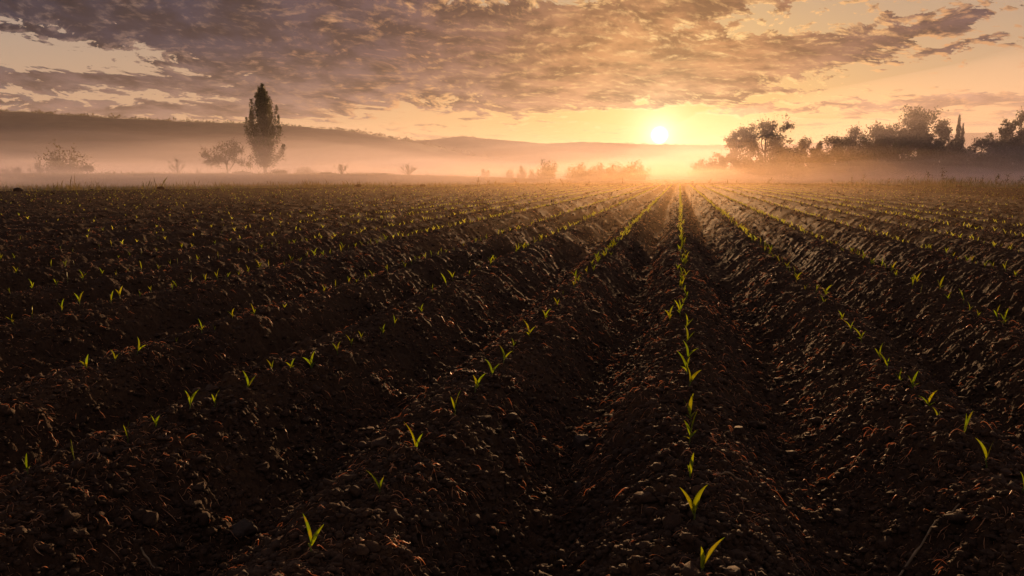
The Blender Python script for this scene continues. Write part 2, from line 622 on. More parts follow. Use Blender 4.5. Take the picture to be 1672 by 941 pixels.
# ------------------------------------------------------------------ seedlings
def blade(length, width, lean, az, curl, twist, z0, rng, fold=.35):
    """one leaf: folded along its midrib, widest below the middle, arching outwards from the stem"""
    S = 9
    t = np.linspace(0, 1, S)
    w = width * np.sin(PI * np.clip(t * .93 + .07, 0, 1)) ** .75 * (1 - .25 * t)
    w[-1] = width * .03
    ang = lean + curl * t ** 1.6
    ds = length / (S - 1)
    r = np.concatenate([[0], np.cumsum(np.sin(ang[:-1]) * ds)])
    z = z0 + np.concatenate([[0], np.cumsum(np.cos(ang[:-1]) * ds)])
    tw = az + (1.25 if math.sin(az * 3 + length * 900) > 0 else -1.25) + twist * t
    ca, sa = math.cos(az), math.sin(az)
    mid = np.stack([r * ca, r * sa, z], -1)
    side = np.stack([-np.sin(tw), np.cos(tw), np.zeros(S)], -1)
    nrm = np.stack([-np.cos(ang) * ca, -np.cos(ang) * sa, np.sin(ang)], -1)
    L = mid + side * w[:, None] * .5 + nrm * w[:, None] * fold * .5
    R = mid - side * w[:, None] * .5 + nrm * w[:, None] * fold * .5
    th = 0.0004
    V = np.concatenate([L, mid, R, L - nrm * th, mid - nrm * th, R - nrm * th])
    f = []
    for i in range(S - 1):
        f += [(i, i + 1, S + i + 1, S + i), (S + i, S + i + 1, 2 * S + i + 1, 2 * S + i)]
        f += [(3 * S + i, 4 * S + i, 4 * S + i + 1, 3 * S + i + 1), (4 * S + i, 5 * S + i, 5 * S + i + 1, 4 * S + i + 1)]
        f += [(i, 3 * S + i, 3 * S + i + 1, i + 1), (2 * S + i, 2 * S + i + 1, 5 * S + i + 1, 5 * S + i)]
    return V, np.array(f)


def stem(h, r, lean):
    t = np.linspace(0, 1, 5)
    p = np.stack([lean[0] * t ** 2 * h, lean[1] * t ** 2 * h, -0.012 + t * (h + .012)], -1)[None]
    return tubes(p, (r * (1.15 - .45 * t))[None], 6)


def seedling_protos():
    rng = np.random.default_rng(77)
    out = []
    for k in range(12):
        nl = [2, 2, 3, 2, 3, 2, 2, 3, 1, 3, 2, 4][k]
        hs = 0.022 + .012 * rng.random()
        az = (0.15 if k % 2 else PI - .1) + rng.normal() * .35     # the two leaves open across the row
        leaves = []
        for j in range(nl):
            L = (0.085, 0.068, 0.045, .032)[j] * rng.uniform(.85, 1.15)
            leaves.append(blade(L, 0.0130 * rng.uniform(.8, 1.2) * (1, .95, .8, .7)[j], (.20, .36, .6, .75)[j] * rng.uniform(.75, 1.35), az + j * PI + rng.normal() * .4, rng.uniform(.2, .75) * (1, 1.2, 1.8, 1.8)[j], rng.normal() * .2, hs * (.95, .8, .5, .35)[j], rng))
        out.append((stem(hs, .0026, rng.normal(size=2) * .1), leaves))
    return out


PROTOS = seedling_protos()
PROTO_OBJ = []

ORD = 'nearest second third fourth fifth sixth seventh eighth ninth tenth eleventh twelfth thirteenth fourteenth fifteenth sixteenth seventeenth eighteenth nineteenth twentieth'.split()
TENS = {2: 'twenty', 3: 'thirty', 4: 'forty', 5: 'fifty', 6: 'sixty', 7: 'seventy', 8: 'eighty', 9: 'ninety'}


def ordinal(i):                # 0-based
    if i < 20:
        return ORD[i]
    n = i + 1
    if n % 10 == 0:
        return TENS[n // 10][:-1] + 'ieth'
    return TENS[n // 10] + '-' + ['', 'first'] [1:][0] if n % 10 == 1 else TENS[n // 10] + '-' + ORD[n % 10 - 1]


def place_seedlings():
    rng = np.random.default_rng(99)
    known = {   # row -> bases read from the photograph (px, py), nearest first, with the height in photo pixels
        0: [(1141, 938, 62), (1134, 846, 70), (1129, 776, 46), (1126, 722, 44), (1128, 686, 42), (1124, 648, 36), (1122, 617, 34), (1121, 590, 30), (1120, 566, 30), (1119, 545, 26)],
        -1: [(510, 905, 62), (621, 806, 40), (679, 741, 46), (742, 678, 36), (776, 640, 30), (803, 613, 28), (822, 594, 26), (838, 570, 16), (864, 549, 26), (890, 521, 18), (911, 498, 16)],
        -2: [(46, 776, 30), (122, 755, 32), (208, 718, 36), (254, 697, 28), (310, 676, 34), (350, 656, 26), (405, 632, 34), (446, 611, 20), (476, 602, 20), (510, 590, 28), (551, 570, 22), (574, 557, 18), (590, 549, 14), (625, 535, 16), (644, 524, 16), (688, 502, 14)],
        1: [(1669, 806, 36), (1612, 756, 48), (1572, 718, 44), (1531, 688, 22), (1516, 663, 30), (1490, 634, 28), (1470, 618, 20), (1449, 602, 26), (1438, 588, 26), (1407, 558, 22), (1390, 545, 18), (1376, 520, 16), (1345, 494, 16)],
    }
    spots = []                 # row, x, y, height
    last = {}
    for r, lst in known.items():
        for px, py, h in lst:
            x, y = on_plane(px, py)
            spots.append((r, x, y, h / (py - 288) * H * 1.05))
            last[r] = math.hypot(x, y)
    for i, xr in enumerate(ROWS):
        r = i - ROW_N
        dens = 1.0 if r in (0, 1, 2, 5, -4) else rng.uniform(.75, 1.0) if abs(r) < 8 else rng.uniform(.12, .42)
        y = 0.3
        while y < 82:
            y += H * (0.23 if abs(r) < 8 else .34) * rng.uniform(.6, 1.35)
            gap = perlin(np.array([r * 7.3]), np.array([y * .16]), 88)[0]
            if rng.random() > dens + gap * .35:
                continue
            x = xr + rng.normal() * .022
            d, l = cam_fr(x, y)
            if d < 0.8 or abs(l) > .72 * d + 1.0 or d > edge_depth(l / d) * .99:
                continue
            if math.hypot(x, y) < last.get(r, 0) + .2:
                continue
            spots.append((r, x, y, rng.uniform(.045, .095) * (1.0 if r in (0, 1, 2, 5, -4, -1, -2) else .85)))
    def in_view(s):
        d, l = cam_fr(s[1], s[2])
        v = (F * (-math.sin(PITCH) * d - math.cos(PITCH) * (-H))) / 1
        ux = l / (d * math.cos(PITCH) + math.sin(PITCH) * H) * F + 836
        return -4 < ux < 1676 and d > 1.6
    vis = sorted([s for s in spots if in_view(s)], key=lambda s: math.hypot(s[1], s[2]))
    near = vis[:298]
    far = [s for s in spots if s not in set(near)]
    order = {}
    for k, (r, x, y, h) in enumerate(near):
        j = order.get(r, 0)
        order[r] = j + 1
        w = int(rng.choice([0, 1, 2, 3, 4, 5, 6, 7, 9, 10, 11] if math.hypot(x, y) < 6 else list(range(12))))
        if (r, j) in ((-1, 0), (0, 0), (0, 1), (0, 2), (-1, 2), (1, 1), (-2, 2)):
            w = (0, 1, 3, 5, 6, 0, 1)[[(-1, 0), (0, 0), (0, 1), (0, 2), (-1, 2), (1, 1), (-2, 2)].index((r, j))]
        st, lv = PROTOS[w]
        if len(PROTO_OBJ) <= w or PROTO_OBJ[w] is None:
            while len(PROTO_OBJ) <= w:
                PROTO_OBJ.append(None)
            sm = mesh('stem', st[0], st[1], M_STEM, smooth=True, link=False).data
            lm = [mesh('leaf', a[0], a[1], M_LEAF, smooth=True, link=False).data for a in lv]
            PROTO_OBJ[w] = (sm, lm)
        sm, lm = PROTO_OBJ[w]
        e = empty('corn_seedling', (x, y, fz(x, y)))
        sc = h / 0.098
        e.scale = (sc, sc, sc)
        e.rotation_euler = (rng.normal() * .12, rng.normal() * .14, rng.normal() * .45)
        for nm, me in [('stem', sm)] + [('leaf', q) for q in lm]:
            o = bpy.data.objects.new(nm, me)
            COL.objects.link(o)
            o.parent = e
        look = ('tall ' if h > .095 else 'tiny ' if h < .055 else 'young ') + ['', 'one-leaved', 'two-leaved', 'three-leaved', 'four-leaved'][len(lm)]
        if r == 0:
            wh = 'in the row running straight at the sun'
        else:
            wh = 'in the %s row %s of the sun' % (ordinal(abs(r) - 1) if abs(r) > 1 else 'first', 'left' if r < 0 else 'right')
        tag(e, '%s seedling, %s from the front %s' % (look, 'first' if j == 0 else ordinal(j), wh), 'seedling', 'corn seedlings along the rows')
    V, Fc, nb = [], [], 0
    for (r, x, y, h) in far:
        D = math.hypot(x, y)
        st, lv = PROTOS[int(rng.integers(0, 12))]
        a = rng.normal() * .5
        ca, sa = math.cos(a), math.sin(a)
        z = fz(x, y) if D < 20 else float(field_z(np.array([x]), np.array([y]), np.array([D * .004]))[0])
        sc = h / .098
        for g in lv[:3]:
            p = g[0][:27]
            p = p[[0, 2, 4, 6, 8, 9, 11, 13, 15, 17, 18, 20, 22, 24, 26]] * sc
            p = p * np.array([1 + D * .012, 1 + D * .012, 1.0])
            V.append(np.stack([p[:, 0] * ca - p[:, 1] * sa + x, p[:, 0] * sa + p[:, 1] * ca + y, p[:, 2] + z], -1))
            q = []
            for i in range(4):
                q += [(i, i + 1, 6 + i, 5 + i), (5 + i, 6 + i, 11 + i, 10 + i)]
            Fc.append(np.array(q) + nb)
            nb += 15
    o = mesh('distant_seedlings', np.concatenate(V), np.concatenate(Fc), M_LEAF, smooth=True)
    tag(o, 'rows of tiny seedlings running on to the far edge', 'seedlings', kind='stuff')
    print('seedlings', len(near), 'far', len(far), 'reach', math.hypot(near[-1][1], near[-1][2]))


place_seedlings()


# ------------------------------------------------------------------ stones, lumps and stalks on the soil
def stone(px, py, wpx, label, seed, flat=.72):
    rng = np.random.default_rng(seed)
    v, f = lump(ICO3, rng, .05)
    v, _ = lump((v, f), rng, .05)
    v = v * (1 + .16 * perlin(v[:, 0] * 1.6 + seed, v[:, 1] * 1.6 + v[:, 2] * 1.1, seed) + .07 * perlin(v[:, 0] * 5 + v[:, 2] * 3, v[:, 1] * 5 - v[:, 2] * 2, seed + 1))[:, None]
    x, y = on_plane(px, py, -.07)
    d, _ = cam_fr(x, y)
    r = wpx / F * d * .5
    v = v * np.array([r * 1.08, r * .95, r * flat])
    o = mesh('stone', v, f, M_STONE, smooth=False)
    o.location = (x, y, fz(x, y) + r * flat * .3)
    o.rotation_euler = (0.1, -.15, rng.random() * 6)
    tag(o, label, 'stone', 'stones lying in the furrows')


stone(388, 775, 58, 'brown angular stone on the ridge flank near the front left', 2)
stone(948, 655, 40, 'rounded stone halfway down the furrow left of the sun row', 3)
stone(1612, 645, 42, 'dark flat stone in the furrow near the right edge', 6, .55)
stone(428, 560, 34, 'large dark stone between the second and third rows on the left', 8)
stone(565, 770, 26, 'small dark stone in the front left furrow', 9)
stone(945, 715, 22, 'little pale-topped stone in the furrow under the rounded stone', 12)


def stalk(pts, rad, label, name='dry_stalk', lift=.012):
    P = [on_plane(px, py, -.05) for px, py in pts]
    P = np.array(P)
    t = np.linspace(0, 1, 26)
    tt = np.linspace(0, 1, len(P))
    x, y = np.interp(t, tt, P[:, 0]), np.interp(t, tt, P[:, 1])
    for _ in range(4):
        x[1:-1] = (x[:-2] + x[1:-1] * 2 + x[2:]) / 4
        y[1:-1] = (y[:-2] + y[1:-1] * 2 + y[2:]) / 4
    z = field_z(x, y, np.full_like(x, .03))
    for _ in range(5):
        z[1:-1] = np.maximum(z[1:-1], (z[:-2] + z[2:]) / 2 * .7 + z[1:-1] * .3)
    rng = np.random.default_rng(len(label))
    p = np.stack([x, y, z + lift + .003 * rng.normal(size=26)], -1)[None]
    r = rad * (1 - .55 * t) * (1 + .35 * (rng.random(26) > .85))
    v, f = tubes(p, r[None], 6)
    o = mesh(name, v, f, M_STALK, smooth=True)
    c = v.mean(0)
    o.data.transform(__import__('mathutils').Matrix.Translation(Vector(-c)))
    o.location = c
    tag(o, label, 'stalk', 'dry stalks lying on the soil')


stalk([(215, 822), (262, 838), (322, 868)], .0035, 'long dry straw stalk lying across the front left furrow')
stalk([(1412, 866), (1462, 838), (1530, 816), (1572, 818)], .0045, 'long tan stalk arching over the front right furrow')
stalk([(1165, 798), (1215, 786), (1262, 783), (1310, 800)], .003, 'thin stalk curving over the ridge right of the nearest seedlings')
stalk([(1300, 858), (1345, 860), (1392, 868)], .0025, 'short thin stalk beside the long arching one')
stalk([(8, 795), (60, 790), (115, 806)], .003, 'pale stalk at the far left under the leftmost seedlings')
stalk([(1040, 600), (1075, 602), (1110, 608)], .003, 'bent dry stalk lying left of the sun row')


# ------------------------------------------------------------------ trees and bushes
def curve_pts(p0, p1, rng, wob, S=7, sag=0.0):
    t = np.linspace(0, 1, S)[:, None]
    L = np.linalg.norm(p1 - p0)
    off = rng.normal(size=3) * wob * L
    off2 = rng.normal(size=3) * wob * L * .6
    return p0 + (p1 - p0) * t + off * np.sin(PI * t) + off2 * np.sin(2 * PI * t) + np.array([0, 0, sag * L]) * np.sin(PI * t)


def finish_tree(name, loc, wood, leaves, sizes, mleaf, rng, label, cat, group, aspect=.65, up=0.0, crown='crown'):
    root = empty(name, loc)
    P = np.stack([w[0] for w in wood])
    R = np.stack([w[1] for w in wood])
    v, f = tubes(P, R, 5)
    mesh('trunk' if crown == 'crown' else 'stems', v, f, M_BARK, root, smooth=True)
    if len(leaves):
        v, f = leaf_quads(np.concatenate(leaves), np.concatenate(sizes), rng, aspect, up)
        mesh(crown, v, f, mleaf, root)
    tag(root, label, cat, group)
    return root


def taper(r0, r1, S=7):
    return np.linspace(r0, r1, S)


def broadleaf(px, top, w, D, label, seed, group=None, base_py=None, mleaf=None, lean=0.0, open_=1.0, low=.25, nprim=9, spread=.10, twig=0.0, name='broadleaf_tree', cat='tree', lobes=True):
    rng = np.random.default_rng(seed)
    x, y, ztop = at_depth(px, top, D)
    z0 = mz(x, y) - .1
    h = ztop - z0
    W = w / F * D * .5
    wood, lv, sz = [], [], []
    tr = .025 * h + .05
    top_p = np.array([lean * h, 0, .62 * h])
    tp = curve_pts(np.array([0, 0, 0.]), top_p, rng, .03)
    wood.append((tp, taper(tr, tr * .4)))
    ls = .030 * h + .10
    cz = low * h + (h - low * h) * .5
    ch = (h - low * h) * .5
    for i in range(nprim):
        a = i * 2.4 + rng.normal() * .3
        k = rng.uniform(.15, 1)
        s = tp[int(1 + k * 5)]
        el = rng.uniform(-.35, 1.0) if i else 1.35
        e = np.array([math.cos(a) * math.cos(el) * W, math.sin(a) * math.cos(el) * W, cz + math.sin(el) * ch]) * np.array([1, 1, 1])
        e = e * np.array([1, 1, 1]) * rng.uniform(.86, 1.02)
        pp = curve_pts(s, e, rng, .08, sag=.06)
        wood.append((pp, taper(tr * .45, tr * .08)))
        for j in range(6):
            q = pp[rng.integers(3, 7)]
            rad = W * rng.uniform(.18, .42)
            dirv = rng.normal(size=3) + (e - np.array([0, 0, cz])) / max(W, .1) * .9
            dirv /= np.linalg.norm(dirv)
            e2 = q + dirv * rad
            p2 = curve_pts(q, e2, rng, .1)
            wood.append((p2, taper(tr * .14, tr * .03)))
            m = int(105 * open_)
            c = p2[rng.integers(2, 7, m)]
            lv.append(c + rng.normal(size=(m, 3)) * W * spread * np.array([1, 1, .85]))
            sz.append(ls * rng.uniform(.5, 1.2, m))
            if twig and rng.random() < twig:
                e3 = e2 + (dirv + np.array([0, 0, .7])) * W * .22
                wood.append((curve_pts(e2, e3, rng, .1), taper(tr * .05, tr * .02)))
                c = e2 + (e3 - e2) * rng.random((5, 1))
                lv.append(c + rng.normal(size=(5, 3)) * .05)
                sz.append(ls * rng.uniform(.4, .8, 5))
    return finish_tree(name, (x, y, z0), wood, lv, sz, mleaf or M_TREE, rng, label, cat, group)


def poplar(px, top, w, D, label, seed, name='poplar_tree', slim=1.0, group=None, low=.13, nplume=48):
    rng = np.random.default_rng(seed)
    x, y, ztop = at_depth(px, top, D)
    z0 = mz(x, y) - .1
    h = ztop - z0
    W = w / F * D * .5
    wood, lv, sz = [], [], []
    tp = curve_pts(np.zeros(3), np.array([0, 0, h * .97]), rng, .006)
    tr = .021 * h
    wood.append((tp, taper(tr, tr * .1)))
    tip_z, tip_r = [.28, .47, .6, .77, .88, .95, 1.0], [1.0, .98, .92, .74, .46, .24, .03]
    for i in range(nplume):
        t = (i + .5) / nplume
        tipz = min(1, .34 + .64 * (1 - (1 - t) ** 1.7) + rng.normal() * .02)
        a = i * 2.39996 + rng.normal() * .3
        rt = np.interp(tipz, tip_z, tip_r) * W * (rng.uniform(.86, 1.04) if i % 5 < 3 else rng.uniform(.25, .65))
        zb = max(low * .8, tipz - rng.uniform(.26, .40)) * h
        s = np.array([0, 0, max(zb - .05 * h, low * .6 * h)])
        mid = np.array([math.cos(a) * rt * .95, math.sin(a) * rt * .95, zb + .09 * h])
        e = np.array([math.cos(a) * rt, math.sin(a) * rt, tipz * h])
        tt = np.linspace(0, 1, 7)[:, None]
        pp = (1 - tt) ** 2 * s + 2 * tt * (1 - tt) * mid + tt ** 2 * e
        wood.append((pp, taper(tr * .22, tr * .03)))
        n = 430
        u = rng.random(n) ** .8 * .85 + .15
        c = np.stack([np.interp(u, tt[:, 0], pp[:, k]) for k in range(3)], -1)
        th = np.sin(PI * np.clip(u * .86 + .1, 0, 1)) ** .8 * W * .15
        lv.append(c + rng.normal(size=(n, 3)) * np.stack([th, th, th * 1.1], -1) * .75)
        sz.append(.016 * h * rng.uniform(.6, 1.25, n))
    # foot of the crown
    for i in range(12):
        a = rng.random() * 6.28
        s = np.array([0, 0, rng.uniform(.08, .2) * h])
        e = np.array([math.cos(a) * W * rng.uniform(.5, .9), math.sin(a) * W * .8, rng.uniform(.17, .30) * h])
        pp = curve_pts(s, e, rng, .06)
        wood.append((pp, taper(tr * .2, tr * .03)))
        n = 130
        c = pp[rng.integers(2, 7, n)]
        lv.append(c + rng.normal(size=(n, 3)) * W * .11)
        sz.append(.016 * h * rng.uniform(.6, 1.2, n))
    return finish_tree(name, (x, y, z0), wood, lv, sz, M_POPLAR, rng, label, 'tree', group, .7, .5)


def cypress(px, top, w, D, label, seed, group=None):
    rng = np.random.default_rng(seed)
    x, y, ztop = at_depth(px, top, D)
    z0 = mz(x, y) - .1
    h = ztop - z0
    W = w / F * D * .5
    tp = curve_pts(np.zeros(3), np.array([0, 0, h * .95]), rng, .004)
    wood = [(tp, taper(.02 * h, .003 * h))]
    n = 2600
    t = rng.random(n)
    r = W * np.interp(t, [0, .08, .35, .7, .9, 1], [.4, .8, 1, .72, .38, .05]) * (.75 + .25 * np.sin(t * 40 + rng.random() * 6)) * np.sqrt(rng.random(n))
    a = rng.random(n) * 2 * PI
    p = np.stack([np.cos(a) * r, np.sin(a) * r, .06 * h + t * .94 * h], -1)
    return finish_tree('cypress_tree', (x, y, z0), wood, [p], [.03 * h * rng.uniform(.6, 1.2, n)], M_POPLAR, rng, label, 'tree', group, .4, 1.6)


def bush(px, top, w, D, label, seed, group=None, mleaf=None, spiky=.3, n=1800, name='bush', flat=1.0):
    rng = np.random.default_rng(seed)
    x, y, ztop = at_depth(px, top, D)
    z0 = mz(x, y) - .1
    h = max(ztop - z0, .3)
    W = w / F * D * .5
    wood, lv, sz = [], [], []
    ns = 26
    per = n // ns
    for i in range(ns):
        a = i * 2.4 + rng.normal() * .3
        el = math.acos(rng.uniform(.05, 1.0))
        k = rng.uniform(.72, 1.0)
        e = np.array([math.cos(a) * math.sin(el) * W, math.sin(a) * math.sin(el) * W, (.12 + .88 * math.cos(el)) * h]) * k
        pp = curve_pts(np.array([math.cos(a) * W * .08, math.sin(a) * W * .08, 0]), e, rng, .07)
        wood.append((pp, taper(.012 * h + .01, .004)))
        c = pp[rng.integers(2, 7, per)]
        lv.append(c + rng.normal(size=(per, 3)) * np.array([W, W, h]) * .10)
        sz.append((.065 * min(h, W) + .06) * rng.uniform(.6, 1.25, per))
        if rng.random() < spiky:
            d = e - np.array([0, 0, h * .2])
            e2 = e + d / np.linalg.norm(d) * h * rng.uniform(.12, .28) + np.array([0, 0, h * .08])
            wood.append((curve_pts(e, e2, rng, .06), taper(.006 * h + .01, .006)))
            c = e + (e2 - e) * rng.random((12, 1))
            lv.append(c + rng.normal(size=(12, 3)) * .03 * h)
            sz.append((.04 * min(h, W) + .04) * rng.uniform(.5, 1, 12))
    return finish_tree(name, (x, y, z0), wood, lv, sz, mleaf or M_BUSH, rng, label, 'bush', group, .7, .2, 'foliage')


def bare_shrub(px, top, w, D, label, seed, group=None, nst=22, base=0.0, leafy=8, name='bare_shrub'):
    rng = np.random.default_rng(seed)
    x, y, ztop = at_depth(px, top, D)
    z0 = mz(x, y) - .05
    h = max(ztop - z0, .3)
    W = w / F * D * .5
    wood, lv, sz = [], [], []
    for i in range(nst):
        a = rng.random() * 2 * PI
        sp = rng.random() ** .7
        e = np.array([math.cos(a) * W * sp, math.sin(a) * W * sp, h * (1 - .45 * sp ** 2) * rng.uniform(.7, 1.0)])
        pp = curve_pts(np.array([rng.normal() * .06, rng.normal() * .06, 0]), e, rng, .06, sag=.05)
        wood.append((pp, taper(.018 + .006 * h, .008)))
        for j in range(3):
            q = pp[rng.integers(3, 7)]
            e2 = q + (rng.normal(size=3) * .5 + np.array([math.cos(a) * .5, math.sin(a) * .5, .9])) * h * .16
            wood.append((curve_pts(q, e2, rng, .08), taper(.012, .006)))
            if leafy:
                c = q + (e2 - q) * rng.random((leafy, 1))
                lv.append(c + rng.normal(size=(leafy, 3)) * .04 * h)
                sz.append((.03 * h + .04) * rng.uniform(.6, 1.2, leafy))
    return finish_tree(name, (x, y, z0), wood, lv, sz, M_BUSH, rng, label, 'shrub', group, .6, .3, 'foliage')


GL = 'trees on the left bank'
GR = 'trees along the right edge of the field'
GB = 'bushes under the right-hand trees'
GF = 'misty bushes far behind the field'

poplar(427, 137, 66, 150, 'tall dark poplar towering over the grassy bank against the hill', 4)
broadleaf(368, 236, 66, 140, 'round loose-crowned small tree just left of the tall poplar', 12, GL, low=.10, nprim=11, open_=.6, spread=.085, twig=.6, mleaf=M_BUSH, name='small_tree')
bush(100, 240, 84, 116, 'widest bushy shrub with spiky top branches standing far left on the bank', 15, spiky=1.0, n=3000)
broadleaf(141, 270, 18, 112, 'tiny round-headed tree on a thin bare trunk beside the widest shrub', 16, GL, low=.45, nprim=7, open_=.7, mleaf=M_BUSH, name='small_tree')
bush(12, 272, 42, 118, 'low dark bush at the very left edge of the bank', 17)
bush(28, 271, 13, 112, 'narrow upright dark bush between the edge bush and widest shrub', 18, spiky=.1)
bush(62, 263, 16, 116, 'feathery bush touching the left side of the widest shrub', 19, spiky=.9)
bare_shrub(50, 268, 14, 112, 'forked dry shrub between the narrow bush and the widest shrub', 20, nst=6, leafy=4)
bare_shrub(289, 260, 26, 125, 'fan-shaped shrub alone on the bank left of the loose-crowned tree', 22)
bush(323, 275, 11, 125, 'small dark bush just left of the loose-crowned tree', 23, spiky=.1, n=400)
bare_shrub(558, 268, 30, 118, 'dry weedy shrub on the bank right of the poplar', 24)
bare_shrub(667, 269, 32, 118, 'spreading spiky shrub on the bank below the hill gap', 25, nst=30)
bush(455, 277, 40, 122, 'low rounded bush right beside the foot of the poplar', 26, spiky=.6)
bush(500, 272, 46, 150, 'hazy low bush standing in mist right of the poplar', 27, GF, M_TREE)
bush(620, 283, 50, 112, 'low shaggy bush on the bank between two dry shrubs', 28, spiky=.4)
bush(532, 281, 40, 114, 'squat bush under the dry weedy shrub', 29, spiky=.4)
bush(395, 279, 34, 118, 'low bush between the loose-crowned tree and the poplar', 30, spiky=.5)
for k, (px, top, w, D, lb) in enumerate([
        (895, 261, 40, 124, 'largest lone round bush in the mist left of the sun'),
        (852, 273, 17, 135, 'second misty bush left of the largest round one'),
        (832, 275, 14, 140, 'faint small bush left of the second misty bush'),
        (792, 275, 18, 140, 'faint small bush farthest left in the mist'),
        (868, 277, 12, 135, 'tiny faint bush between the round bush and its neighbour'),
        (950, 267, 54, 124, 'first bush from the left in the misty clump under the sun'),
        (982, 266, 50, 126, 'second bush from the left in the misty clump under the sun'),
        (1008, 265, 46, 122, 'third bush from the left in the misty clump under the sun'),
        (1038, 264, 52, 127, 'fourth bush, at the right end of the misty clump under the sun')]):
    bush(px, top, w, D, lb, 100 + k, GF, M_TREE, spiky=0.0 if k else .4, n=3200)

broadleaf(1206, 211, 56, 178, 'ragged leaning tree first in the right-hand tree line', 41, GR, low=.12, nprim=11, open_=.6, spread=.08, twig=.6)
broadleaf(1252, 195, 84, 180, 'tall open-crowned tree with sky showing through its limbs', 42, GR, low=.34, nprim=14, open_=.55, spread=.07, twig=.6)
broadleaf(1303, 223, 50, 165, 'short ragged tree just right of the open-crowned tree', 43, GR, low=.05, nprim=11, twig=.4)
broadleaf(1335, 236, 34, 155, 'lowest small tree in the dip of the right tree line', 44, GR, low=.05, nprim=8)
broadleaf(1385, 212, 82, 150, 'broad tree with three ragged tops left of the great tree', 45, GR, low=.03, nprim=14, twig=.8)
broadleaf(1428, 232, 46, 152, 'small rounded tree tucked beside the great tree', 46, GR, low=.05, nprim=9)
broadleaf(1478, 185, 96, 150, 'great round-crowned tree, the tallest of the right tree line', 47, GR, low=.12, nprim=20, open_=1.1)
broadleaf(1535, 203, 62, 150, 'rounded tree between the great tree and the cypresses', 48, GR, low=.12, nprim=12)
cypress(1567, 188, 15, 150, 'tall narrow cypress spire above the right tree line', 49)
cypress(1573, 202, 12, 151, 'shorter cypress standing against the tall one', 50)
broadleaf(1598, 221, 56, 148, 'low round tree just right of the cypresses', 51, GR, low=.03, nprim=11, twig=.3)
broadleaf(1635, 215, 60, 140, 'bushy tree second from the right edge', 52, GR, low=.03, nprim=12, twig=.5)
broadleaf(1664, 194, 58, 125, 'dark twiggy tree cut by the right edge', 53, GR, low=.05, nprim=14, twig=.9, open_=.9)
broadleaf(1715, 200, 90, 125, 'wide tree just beyond the twiggy one', 54, GR, low=.05, nprim=14)
for k, (px, top, w, D, lb) in enumerate([
        (1150, 262, 40, 175, 'faint low bush nearest the sun before the tree line'),
        (1176, 255, 40, 165, 'low bush under the left side of the ragged leaning tree'),
        (1228, 240, 64, 165, 'dense bush below the gap between the first two trees'),
        (1278, 244, 60, 160, 'dense bush at the foot of the open-crowned tree'),
        (1325, 248, 60, 142, 'dense bush under the dip in the tree line'),
        (1372, 240, 66, 140, 'dense bush below the three-topped tree'),
        (1425, 243, 62, 138, 'dense bush left of the great tree trunk'),
        (1478, 232, 66, 138, 'dense bush straight under the great round crown'),
        (1530, 236, 60, 136, 'dense bush under the rounded tree by the cypresses'),
        (1580, 238, 62, 130, 'green bush below the two cypresses'),
        (1625, 236, 62, 122, 'green bush second from the right edge'),
        (1668, 238, 60, 115, 'dark green bush at the right edge')]):
    bush(px, top, w * 1.3, D, lb, 140 + k, GB, M_TREE, spiky=.35, n=6500)


# ------------------------------------------------------------------ grass, weeds and lumps along the field margin
def build_grass():
    rng = np.random.default_rng(61)
    n = 52000
    px = rng.uniform(-260, 1930, n)
    q = rng.random(n) ** 1.3 * 60
    tanx = (px - 836) / F
    D = np.interp(px, EDGE_PX, EDGE_D) + q - .5
    lat = tanx * D
    x = FWD[0] * D + RGT[0] * lat
    y = FWD[1] * D + RGT[1] * lat
    side = np.clip((px - 1250) / 250, 0, 1) + np.clip((930 - px) / 300, 0, 1)
    cl = np.clip(.6 + .9 * perlin(x * .22, y * .22, 91), .05, 1.4)
    onbank = np.clip((q - 14) / 14, 0, 1)
    hh = (.10 + .38 * rng.random(n) ** 2) * cl * (.35 + .65 * np.maximum(side, onbank * .6))
    hh = hh * (1 + .8 * np.clip((px - 1300) / 150, 0, 1))
    hh = np.where((q < 8) & (px < 900), hh * (.9 + 1.9 * np.clip(perlin(x * .5, y * .5, 95), 0, 1)), hh)
    z = meadow_z(x, y)
    a = rng.random(n) * 2 * PI
    w = .012 + .018 * rng.random(n)
    w *= D / 60
    lean = rng.normal(size=(n, 2)) * .22 * hh[:, None]
    c, s = np.cos(a) * w, np.sin(a) * w
    p0 = np.stack([x - c, y - s, z - .05], -1)
    p1 = np.stack([x + c, y + s, z - .05], -1)
    p2 = np.stack([x + c * .7 + lean[:, 0] * .4, y + s * .7 + lean[:, 1] * .4, z + hh * .6], -1)
    p3 = np.stack([x + lean[:, 0], y + lean[:, 1], z + hh], -1)
    V = np.stack([p0, p1, p2, p3], 1)
    g = (perlin(x * .12, y * .12, 93) + .5 * (px > 1250)) > .25
    for nm, sel, m, lb in (('dry_grass', ~g, M_GRASS, 'dry pale grass along the field margin and on the bank'), ('green_grass', g, M_GREEN, 'greener grass growing in patches along the field margin')):
        v = V[sel].reshape(-1, 3)
        o = mesh(nm, v, np.arange(len(v)).reshape(-1, 4), m)
        tag(o, lb, 'grass', kind='stuff')


build_grass()


